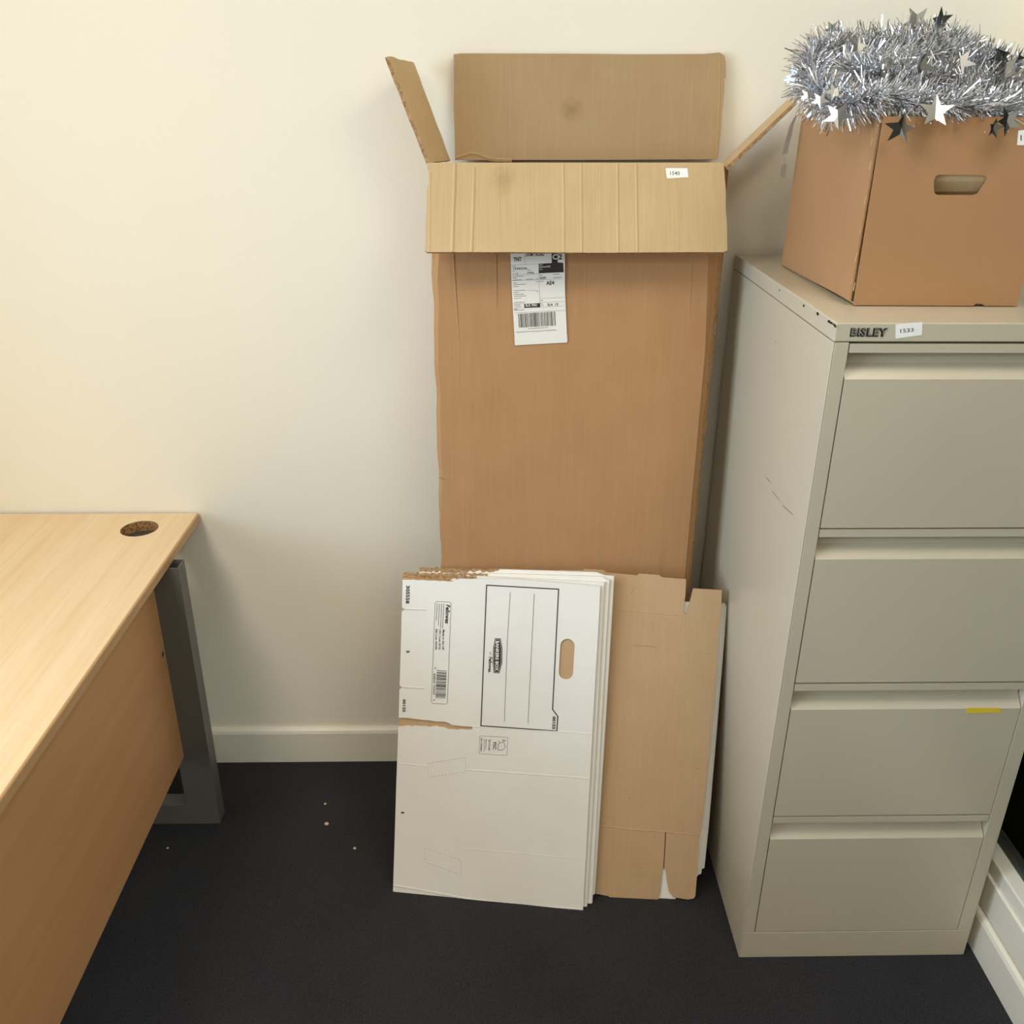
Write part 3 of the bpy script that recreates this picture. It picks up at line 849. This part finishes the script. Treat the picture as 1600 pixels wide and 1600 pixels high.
# creases
m.ridge([(0.1643,0.3954),(0.2586,0.396),(0.3775,0.3992)] + [(0.4221,0.398)], .004, .0010, 0, 'white')
m.ridge([(0.0013,0.2984),(0.0692,0.2966)], .004, .0010, 0, 'white')
m.ridge([(0.1543,0.2969),(0.254,0.298),(0.3927,0.2999)] + [(0.4231,0.2991)], .004, .0012, 0, 'white')
m.ridge([(-0.0001,0.0145),(0.0363,0.0121),(0.1003,0.0066),(0.1638,0.0005),(0.2952,-0.0033),(0.4076,0.0018)] + [(0.4202,0.0016)], .006, .0016, 0, 'white')
m.ridge([(0.1482,0.1151),(0.2617,0.1172),(0.413,0.1166)], .004, .0005, 0, 'white')
for q, dash in (([(0.0695,0.3048),(0.1532,0.3258),(0.1539,0.2931),(0.0705,0.2728)], (0, 2)), ([(0.0686,0.1105),(0.152,0.0894),(0.1517,0.0575),(0.0685,0.0777)], (0, 2))):
    for k in range(4):
        a, b = Vector(q[k]), Vector(q[(k + 1) % 4])
        m.ridge([a, b], .002, .0006, 0, 'white')
        nn = 10 if k in (0, 2) else 1
        for i in range(nn):
            m.line([a.lerp(b, i / nn), a.lerp(b, (i + .62) / nn if nn > 1 else 1)], .00045, .0008, 'ink_soft' if k in (0, 2) else 'crease')
for l in ([(0.0064,0.6428),(0.0532,0.6443)], [(0.0062,0.4697),(0.0543,0.4704)]):
    m.line(l, .0012, Z, 'crease'); m.ridge([(p[0], p[1] + .002) for p in l], .003, .001, 0, 'white')
# border with the clipped corner
B_ = [(0.1823,0.7074),(0.3357,0.7083),(0.3353,0.4469),(0.3471,0.4319),(0.3466,0.3994),(0.1821,0.3979)]
m.line(B_, .0024, Z, closed=True)
m.line([(0.2335,0.6946),(0.2317,0.5896),(0.2326,0.4116)], .0009, Z)
m.line([(0.2847,0.6948),(0.2842,0.5671),(0.2839,0.4119)], .0009, Z)
def TW(s, a, b, c, mat='ink', bold=0.0, sh=0.0, z=None):
    text(m, s, a, b, c, z or Z + .0002, mat, bold, sh)
TW('305558', *[(0.008,0.6955),(0.0081,0.6561),(0.0164,0.696)], bold=.025)
TW('3', *[(0.0127,0.5536),(0.0126,0.5478),(0.0201,0.5542)], bold=.015)
TW('00155', *[(0.008,0.444),(0.0083,0.4154),(0.0149,0.444)], bold=.025)
TW('00155', *[(0.3358,0.4315),(0.3361,0.403),(0.343,0.4315)], bold=.03)
TW('1', *[(0.012,0.1877),(0.0118,0.1841),(0.0189,0.188)], bold=.01)
# rounded address panel
def rrect(q, r, n=5):
    q = [Vector(p) for p in q]
    pts = []
    for k in range(4):
        p, a, b = q[k], q[k - 1], q[(k + 1) % 4]
        da, db = (a - p).normalized() * r, (b - p).normalized() * r
        for i in range(n + 1):
            t = i / n
            pts.append((p + da) * (1 - t) ** 2 + p * 2 * t * (1 - t) + (p + db) * t ** 2)
    return pts
m.line(rrect([(0.0726,0.665),(0.1073,0.6657),(0.1068,0.4403),(0.0714,0.4392)], .006), .0008, Z, closed=True)
TW('Fellowes', *[(0.0961,0.6597),(0.0954,0.6181),(0.1054,0.6603)], bold=.02, sh=.2)
TW('Made in the UK', *[(0.0907,0.6041),(0.0911,0.5592),(0.0954,0.6044)], bold=.01)
TW('CRC Code: 00155', *[(0.0833,0.6047),(0.0835,0.5597),(0.0875,0.6049)], bold=.01)
TW('RM Code: 305558', *[(0.0754,0.6047),(0.0759,0.5597),(0.0796,0.6049)], bold=.01)
rr = random.Random(4)
for l in ([(0.0914,0.6602),(0.0906,0.6073)], [(0.0867,0.6604),(0.0863,0.608)], [(0.0819,0.6603),(0.0814,0.6135)], [(0.0772,0.6603),(0.0764,0.6237)]):
    a, b = Vector(l[0]), Vector(l[1])
    L, s_ = (b - a).length, 0.0
    d = (b - a).normalized()
    while s_ < L - .0005:
        e_ = min(L, s_ + rr.uniform(.002, .006))
        m.line([a + d * s_, a + d * e_], .0012, Z, 'ink_soft')
        s_ = e_ + .0013
a, b, c, d = (Vector(p) for p in [(0.1027,0.5143),(0.1022,0.4517),(0.0801,0.4506),(0.0811,0.5143)])
x = 0.0
while x < .99:
    w_ = rr.choice([.010, .010, .020, .032])
    x2 = min(1, x + w_)
    m.ink([a.lerp(b, x), a.lerp(b, x2), d.lerp(c, x2), d.lerp(c, x)], Z)
    x = x2 + rr.choice([.010, .018, .028])
TW('43859 75065', *[(0.0739,0.5074),(0.0745,0.4593),(0.0787,0.5078)])
TW('0', *[(0.0756,0.5198),(0.0757,0.5166),(0.0798,0.5201)]); TW('6', *[(0.0754,0.4486),(0.0755,0.4454),(0.0796,0.4489)])
# oval maker's badge
bd = [(0.2049,0.5935),(0.217,0.5939),(0.2215,0.5731),(0.2226,0.5416),(0.2176,0.5174),(0.2051,0.5171),(0.2021,0.5401),(0.2019,0.5718)]
m.ink([bd[i] for i in range(8)], Z)
inn = [(0.2063,0.5905),(0.2167,0.5907)]
m.line([(0.2065,0.5916),(0.2158,0.5917),(0.2192,0.573),(0.2202,0.5414),(0.2162,0.5195),(0.2066,0.5193),(0.2042,0.5403),(0.2042,0.5719)], .0006, Z + .0002, 'white', closed=True)
TW('BANKERS BOX', *[(0.2069,0.5879),(0.208,0.522),(0.2142,0.5884)], 'white', bold=.02, z=Z + .0004)
TW('BY', *[(0.195,0.5621),(0.195,0.5555),(0.1976,0.5622)])
TW('Fellowes.', *[(0.1933,0.5522),(0.1931,0.517),(0.2006,0.5527)], bold=.02, sh=.2)
# recycling mark
m.line(rrect([(0.1803,0.3754),(0.2418,0.3769),(0.2412,0.3361),(0.1802,0.335)], .003), .0006, Z, closed=True)
TW('FSC', *[(0.2099,0.3634),(0.21,0.347),(0.2172,0.364)], bold=.01)
TW('RECYCLED', *[(0.2002,0.3684),(0.2003,0.3436),(0.2041,0.3687)])
TW('Made from', *[(0.1935,0.3684),(0.1935,0.3471),(0.1963,0.3686)], 'ink_soft')
TW('recycled material', *[(0.1895,0.3687),(0.1898,0.3416),(0.1921,0.3689)], 'ink_soft')
TW('FSC C005867', *[(0.1827,0.3704),(0.1831,0.3399),(0.1861,0.3707)], 'ink')
m.line([(0.2212,0.3672),(0.225,0.3627),(0.2302,0.3657),(0.2346,0.362),(0.2371,0.355),(0.2337,0.3499),(0.2291,0.3466),(0.2254,0.348),(0.2227,0.3461),(0.2196,0.3521),(0.2223,0.3547),(0.2207,0.3586),(0.2248,0.3626)], .0009, Z)
m.line([(0.23,0.3708),(0.237,0.3697),(0.2333,0.3659)], .0008, Z, closed=True)
m.build('front_panel', t1, mw=WM_(0))
m = MB()
bk = [(-0.0002,0.7117),(0.0988,0.7109),(0.1568,0.7131),(0.2362,0.7195),(0.3314,0.7185),(0.4204,0.7159),(0.4199,0.493),(0.4187,0.0029),(0.3516,-0.0011),(0.2098,-0.0038),(0.1092,-0.0021),(0.0017,0.002),(0.0015,0.2139),(0.0014,0.3892),(0.0004,0.5469)]
m.prism(bk, -.0066, -.0035, 'kraft_sheet', 'white', 'white_edge', edge=lambda c: 'kraft_edge' if c[0] < .165 and c[1] > .60 else 'white_edge')
m.build('back_panel', t1, mw=WM_(0))

def flat_box(k, label, outl, kr, frames, grp, mf='white'):
    t = thing('flattened_box', label, 'flattened box', mw=frames, group=grp)
    for j, (z0, z1, sh) in enumerate(((-.0030, 0, 0), (-.0066, -.0036, .0016))):
        m = MB()
        o = [(p[0] + sh, p[1]) for p in outl]
        if kr:      # torn flap edge on the top left
            tl = [p for p in o]
            o = []
            for i, p in enumerate(tl):
                q = tl[(i + 1) % len(tl)]
                o.append(p)
                if p[1] > .60 and q[1] > .60 and min(p[0], q[0]) < kr and abs(p[0] - q[0]) > .02:
                    o += rag(p, q, 14, .0022, k * 7 + j)
        m.prism(o, z0, z1, mf, 'white', 'white_edge', edge=lambda c: 'kraft_edge' if c[0] < kr and c[1] > .60 else 'white_edge')
        if kr:    # bare torn board along the top left
            tp = [p for p in o if p[1] > .60 and p[0] < kr + .02]
            xs = sorted(tp)
            low = [(p[0], p[1] - (.0075 if p[0] < kr * .7 else .004) + .0018 * math.sin(i * 2.3 + k)) for i, p in enumerate(xs)]
            for a, b, c, d in zip(xs, xs[1:], low[1:], low):
                m.ink([d, c, b, a], z1 + .0002, 'kraft_edge')
        m.build(('front_panel', 'back_panel')[j], t, mw=frames)
    return t
flat_box(2, 'white flattened box directly behind the printed one in the front stack', [(-0.002,0.7145),(0.0973,0.7178),(0.1457,0.7222),(0.1594,0.7245),(0.4304,0.7275),(0.4313,0.3499),(0.4303,0.0045),(0.1222,0.0012),(0.0057,0.0045),(0.002,0.2845)], .15, WM_(1), G1)
flat_box(3, 'third white flattened box of the front stack, counted from the printed one', [(-0.0024,0.7195),(0.0957,0.7234),(0.1817,0.7287),(0.1927,0.7308),(0.4271,0.7383),(0.4328,0.7332),(0.4409,0.7323),(0.4405,0.4335),(0.4411,0.0089),(0.1207,0.0062),(0.0126,0.0104),(0.0076,0.2821)], .17, WM_(2), G1)
flat_box(4, 'rearmost white flattened box of the front stack, edge against the brown cardboard', [(0.0309,0.7322),(0.0941,0.7333),(0.1915,0.7378),(0.2053,0.7393),(0.4104,0.7456),(0.431,0.74),(0.4499,0.7398),(0.4487,0.4317),(0.4457,0.0262),(0.119,0.0172),(0.0313,0.019),(0.0234,0.2805)], .20, WM_(3), G1)

# ------------------------------------------------------------------ flattened boxes, rear stack
BM = lambda k: frame(*[((0.20000,-0.47400,0.00000),(0.99720,-0.07479,0.00000),(0.02415,0.32204,0.94642),(-0.07078,-0.94377,0.32295)), ((0.20052,-0.46711,-0.00236),(0.99720,-0.07479,0.00000),(0.02415,0.32204,0.94642),(-0.07078,-0.94377,0.32295)), ((0.20103,-0.46022,-0.00472),(0.99720,-0.07479,0.00000),(0.02415,0.32204,0.94642),(-0.07078,-0.94377,0.32295)), ((0.20155,-0.45333,-0.00707),(0.99720,-0.07479,0.00000),(0.02415,0.32204,0.94642),(-0.07078,-0.94377,0.32295)), ((0.20207,-0.44644,-0.00943),(0.99720,-0.07479,0.00000),(0.02415,0.32204,0.94642),(-0.07078,-0.94377,0.32295))][k])
G2 = 'flattened boxes leaning behind'
t5 = thing('flattened_box', 'flattened box with its plain brown inside facing out, slotted flaps at the corners', 'flattened box', mw=BM(0), group=G2)
m = MB()
main = [(-0.1787,0.7253),(-0.0768,0.7271),(-0.0769,0.732),(-0.0262,0.7329),(-0.0235,0.7358),(0.0176,0.7343),(0.0246,0.7297),(0.0889,0.7255),(0.0942,0.7295),(0.1365,0.7277),(0.1421,0.723),(0.1938,0.7205),(0.1939,0.6859),(0.192,0.6663),(0.1914,0.6482),(0.1985,0.6428),(0.2004,0.661),(0.2051,0.6779),(0.2096,0.701),(0.2706,0.6995),(0.2708,0.6676),(0.2681,0.5767),(0.2662,0.4991),(0.2599,0.3348),(0.2518,0.1749),(0.2475,0.1454),(0.2457,0.0599),(0.2442,0.0123),(0.241,0.0062),(0.2285,0.0033),(0.1959,0.0069),(0.1855,0.0212),(0.1803,0.0462),(0.1766,0.0683),(0.1707,0.0739),(0.1689,0.0501),(0.1662,0.0113),(0.1624,-0.0008),(0.1371,-0.0028),(0.1088,-0.002),(0.0877,-0.0046),(0.0592,-0.0016),(0.052,0.0025),(0.0292,0.0058),(0.0248,0.0101),(-0.0762,0.011)]
m.prism(main, -th, 0, 'kraft_sheet', 'white', 'kraft_edge')
for l, wd, h in (([(-0.1771,0.6581),(-0.0387,0.6501),(0.052,0.649),(0.1124,0.6455),(0.1917,0.6419)], .004, .0012), ([(0.1944,0.6427),(0.1949,0.567)], .003, .0010), ([(0.1935,0.567),(0.2251,0.5639),(0.2552,0.5608)], .003, .0010),
                 ([(-0.0806,0.1682),(0.0268,0.1644),(0.0747,0.1608),(0.1169,0.1583),(0.1716,0.1565)], .004, .0014), ([(0.1744,0.1566),(0.2458,0.1527)], .004, .0014), ([(0.2618,0.5061),(0.2574,0.3921),(0.2513,0.2187)], .003, .0006),
                 ([(0.085,0.5715),(0.1345,0.5705)], .002, .0007), ([(0.0879,0.566),(0.1333,0.5648)], .002, .0005), ([(0.0492,0.0842),(0.162,0.0824)], .004, .0004)):
    m.ridge(l, wd, h, 0, 'kraft_sheet')
m.line([(0.173,0.1566),(0.1727,0.1124),(0.1721,0.074)], .0016, .0006, 'dark')
m.line([(0.0767,0.6861),(0.0832,0.6947)], .0012, .0006, 'kraft_edge')
m.line([(0.0849,0.5729),(0.1344,0.5712)], .0007, .0009, 'kraft_edge')
for q in ([(0.1621,0.6987),(0.1642,0.6974)], [(0.1539,0.6315),(0.1567,0.6316)], [(0.0904,0.2318),(0.0933,0.2305)], [(0.2336,0.3049),(0.2364,0.3036)], [(0.1709,0.4486),(0.1724,0.4472)], [(0.1469,0.145),(0.1497,0.1437)]):
    m.line(q, .0012, .0004, 'kraft_edge')
m.build('front_panel', t5, mw=BM(0))
m = MB()
m.prism([(-0.0659,0.6351),(0.0989,0.6408),(0.2014,0.6373),(0.2376,0.5896),(0.2382,0.4199),(0.232,0.2469),(0.2288,0.1592),(0.2093,0.0921),(0.2007,-0.0063),(0.164,-0.0052),(0.1088,-0.0006),(0.025,0.0041)], -.0068, -.0035, 'white', 'kraft_sheet', 'white_edge')
m.build('back_panel', t5, mw=BM(0))
def rear(k, label, dx, right, bottom):
    o = right + bottom
    return flat_box(k + 10, label, o, 0, BM(k), G2)
rear(1, 'white flattened box directly behind the plain brown one, right edge barely showing', 0,
     [(-0.0391,0.6683),(0.1806,0.67),(0.2352,0.6691),(0.2652,0.6673),(0.2709,0.6619)], [(0.2714,0.5327),(0.2626,0.3322),(0.2551,0.157),(0.2484,0.0547),(0.0234,0.0196)])
rear(2, 'second white flattened box behind the brown one, right edge exposed', 0,
     [(-0.039,0.6668),(0.1816,0.6672),(0.2638,0.6672),(0.2734,0.6647),(0.2791,0.6593)], [(0.279,0.5734),(0.2716,0.3732),(0.2626,0.1392),(0.2565,0.0558),(0.0236,0.0203)])
rear(3, 'rearmost white flattened box of the rear stack, nearest the filing cabinet', 0,
     [(-0.0388,0.6654),(0.1826,0.6658),(0.2691,0.6673),(0.2815,0.6663),(0.2859,0.6594)], [(0.2846,0.6001),(0.2787,0.4287),(0.2696,0.1657),(0.2642,0.0659),(0.0238,0.0224)])

# ------------------------------------------------------------------ crumbs on the carpet
for i, (p, s_, lab) in enumerate(zip([(-0.409,-0.247,0.003),(-0.424,-0.177,0.003),(-0.33,-0.327,0.003),(-0.77,-0.32,0.003)], (.0050, .0032, .0036, .0028),
        ('largest pale crumb on the dark carpet, midway between desk and boxes', 'small pale crumb on the carpet, closest to the skirting board',
         'white crumb on the carpet nearest the flattened white boxes', 'tiny crumb on the carpet beside the desk panel'))):
    bm = bmesh.new()
    bmesh.ops.create_icosphere(bm, subdivisions=2, radius=s_)
    rr = random.Random(i)
    for v in bm.verts:
        v.co *= rr.uniform(.7, 1.15)
        v.co.z *= .6
    me = bpy.data.meshes.new('crumb')
    bm.to_mesh(me)
    bm.free()
    me.materials.append(MAT['crumb'])
    o = bpy.data.objects.new('crumb', me)
    COL.objects.link(o)
    o.location = (p[0], p[1], s_ * .5)
    tag(o, lab, 'crumb')

# ------------------------------------------------------------------ tinsel garland
tg = thing('tinsel_garland', 'thick silver tinsel garland with foil stars, heaped in the box on the cabinet', 'tinsel', loc=(.70, -.36, 1.57))
ctrl = []
ctrl += [(0.888,-0.2,1.666)] + [(0.804,-0.22,1.699)] + [(0.726,-0.24,1.711)] + [(0.655,-0.26,1.7)] + [(0.587,-0.27,1.699)]
ctrl += [(0.531,-0.3,1.682)] + [(0.509,-0.36,1.651)] + [(0.505,-0.43,1.625)] + [(0.523,-0.485,1.614)] + [(0.567,-0.5,1.624)] + [(0.622,-0.505,1.616)]
ctrl += [(0.679,-0.505,1.612)] + [(0.74,-0.5,1.606)] + [(0.802,-0.49,1.613)] + [(0.862,-0.46,1.635)] + [(0.89,-0.38,1.662)] + [(0.867,-0.33,1.656)] + [(0.806,-0.33,1.667)]
ctrl += [(0.748,-0.36,1.654)] + [(0.681,-0.4,1.644)] + [(0.625,-0.41,1.653)] + [(0.581,-0.39,1.658)] + [(0.561,-0.36,1.662)] + [(0.622,-0.33,1.673)] + [(0.702,-0.31,1.679)] + [(0.765,-0.31,1.682)] + [(0.851,-0.33,1.635)] + [(0.793,-0.4,1.639)] + [(0.719,-0.43,1.636)]
def crom(P, per):
    P = [Vector(p) for p in P]
    P = [P[0] * 2 - P[1]] + P + [P[-1] * 2 - P[-2]]
    o = []
    for i in range(1, len(P) - 2):
        for k in range(per):
            t = k / per
            a, b, c, d = P[i - 1], P[i], P[i + 1], P[i + 2]
            o.append(.5 * ((2 * b) + (c - a) * t + (2 * a - 5 * b + 4 * c - d) * t * t + (3 * b - a - 3 * c + d) * t ** 3))
    return o
path = crom(ctrl, 24)
rr = random.Random(21)
m = MB()
NS = 19000
def perp(t):
    a = Vector((0, 0, 1)) if abs(t.z) < .9 else Vector((1, 0, 0))
    u = t.cross(a).normalized()
    return u, t.cross(u).normalized()
seg = [(path[i + 1] - path[i]).length for i in range(len(path) - 1)]
cum = [0]
for s_ in seg:
    cum.append(cum[-1] + s_)
import bisect
for k in range(NS):
    d_ = rr.random() * cum[-1]
    i = min(len(seg) - 1, bisect.bisect_right(cum, d_) - 1)
    p = path[i].lerp(path[i + 1], (d_ - cum[i]) / max(seg[i], 1e-6))
    t = (path[i + 1] - path[i]).normalized()
    u, v = perp(t)
    ang = rr.random() * 6.283
    lean = rr.gauss(0.35, .35)
    r = u * math.cos(ang) + v * math.sin(ang)
    r = (r + t * lean).normalized()
    L = rr.uniform(.024, .041)
    sidev = r.cross(t if rr.random() < .5 else Vector((rr.uniform(-1, 1), rr.uniform(-1, 1), rr.uniform(-1, 1)))).normalized()
    wd = rr.uniform(.0005, .0009)
    bend = Vector((rr.gauss(0, .006), rr.gauss(0, .006), rr.gauss(-.002, .006)))
    a = p + r * .003
    b = p + r * L * .55 + bend * .35
    c = p + r * L + bend
    tw = (sidev + r.cross(sidev) * rr.uniform(-.9, .9)).normalized()
    m.add([a - sidev * wd, a + sidev * wd, b + tw * wd, b - tw * wd, c + tw * wd * .9, c - tw * wd * .9], [(0, 1, 2, 3), (3, 2, 4, 5)], 'foil')
m.build('foil_fringe', tg, mw=I4)
# twisted core cord
m = MB()
for i in range(0, len(path) - 3, 3):
    a, b = path[i], path[i + 3]
    u, v = perp((b - a).normalized())
    vs = [a + (u * math.cos(k) + v * math.sin(k)) * .0025 for k in (0, 1.57, 3.14, 4.71)] + [b + (u * math.cos(k) + v * math.sin(k)) * .0025 for k in (0, 1.57, 3.14, 4.71)]
    m.add(vs, [(j, (j + 1) % 4, (j + 1) % 4 + 4, j + 4) for j in range(4)], 'foil')
m.build('core_cord', tg, mw=I4)
def star(c, R, nrm, spin, fold=0.0, r=.42):
    c = Vector(c)
    n = Vector(nrm).normalized()
    u, v = perp(n)
    vs = [(0, 0, 0)]
    for k in range(10):
        rad = R if k % 2 == 0 else R * r
        a = spin + k * math.pi / 5
        x, y = rad * math.cos(a), rad * math.sin(a)
        vs.append((x, y, fold * abs(x) * 1.2))
    mw = frame(c, u, v, n)
    m = MB()
    m.add(vs, [(0, k + 1, (k + 1) % 10 + 1) for k in range(10)], 'foil_star')
    m.add([(x, y, z - .0003) for x, y, z in vs], [(0, (k + 1) % 10 + 1, k + 1) for k in range(10)], 'foil_star')
    return m.build('foil_star', tg, mw=mw)
toC = Vector((-.35, -1, .25))
ST = [((0.712,-0.24,1.738), .025, (-.1, -1, .2), .3, .1), ((0.751,-0.24,1.739), .022, (.3, -1, -.1), 1.1, .3), ((0.496,-0.545,1.598), .023, (-.4, -1, .7), .5, .1),
      ((0.634,-0.55,1.605), .026, (-.1, -1, .5), .9, .15), ((0.484,-0.36,1.649), .021, (-.9, -.5, .1), .2, .3), ((0.591,-0.545,1.583), .023, (-.5, -.7, -.3), .8, .5),
      ((0.743,-0.545,1.592), .022, (.2, -1, .3), .1, .3), ((0.544,-0.45,1.691), .016, (.2, -1, .4), .7, .1), ((0.501,-0.5,1.629), .014, (0, -1, .4), 0, .1),
      ((0.482,-0.5,1.618), .014, (-.2, -1, .6), .4, .1), ((0.698,-0.46,1.67), .020, (.5, -1, .5), .2, .6), ((0.631,-0.47,1.663), .022, (.7, -.9, .1), .5, .8),
      ((0.788,-0.42,1.661), .026, (0, -1, .3), .2, .1), ((0.811,-0.4,1.679), .017, (.6, -.6, -.5), .9, .4), ((0.788,-0.4,1.684), .018, (-.4, -.5, -.6), .1, .6),
      ((0.725,-0.545,1.583), .015, (.3, -1, 0), .8, .4), ((0.558,-0.28,1.724), .013, (-.6, -1, .1), .3, .3), ((0.59,-0.46,1.668), .013, (0, -.7, .9), .3, .2),
      ((0.566,-0.5,1.654), .012, (.4, -1, 0), .3, .4), ((0.745,-0.3,1.699), .015, (.1, -1, .6), .6, .2), ((0.591,-0.3,1.703), .012, (.2, -1, .8), .6, .2),
      ((0.463,-0.5,1.624), .012, (-.3, -1, .5), .6, .2), ((0.585,-0.26,1.718), .012, (0, -1, .3), .2, .2), ((0.653,-0.52,1.594), .014, (.4, -1, -.2), .6, .3)]
for c, R, n, sp, fo in ST:
    star(c, R, n, sp, fo)
# loose end of ribbon hanging down behind the box
rb = [(0.557,-0.17,1.594),(0.549,-0.17,1.587),(0.544,-0.17,1.574),(0.542,-0.17,1.556),(0.539,-0.17,1.539),(0.538,-0.17,1.525)]
m = MB()
wv = Vector((.0048, 0, .0016))
vs = []
for i, p in enumerate(rb):
    p = Vector(p)
    k = .25 + .75 * min(1, i / 3)
    vs += [p - wv * k, p + wv * k]
m.add(vs, [(2 * i, 2 * i + 1, 2 * i + 3, 2 * i + 2) for i in range(len(rb) - 1)], 'ribbon')
r2 = [(0.534,-0.17,1.506),(0.544,-0.17,1.507),(0.543,-0.17,1.482),(0.534,-0.17,1.488)]
m.add(r2, [(0, 1, 2, 3)], 'ribbon')
th_ = [(0.538,-0.17,1.525),(0.538,-0.17,1.525),(0.54,-0.17,1.506),(0.539,-0.17,1.506)]
m.add(th_, [(0, 1, 2, 3)], 'ribbon')
m.build('hanging_ribbon', tg, mw=I4)
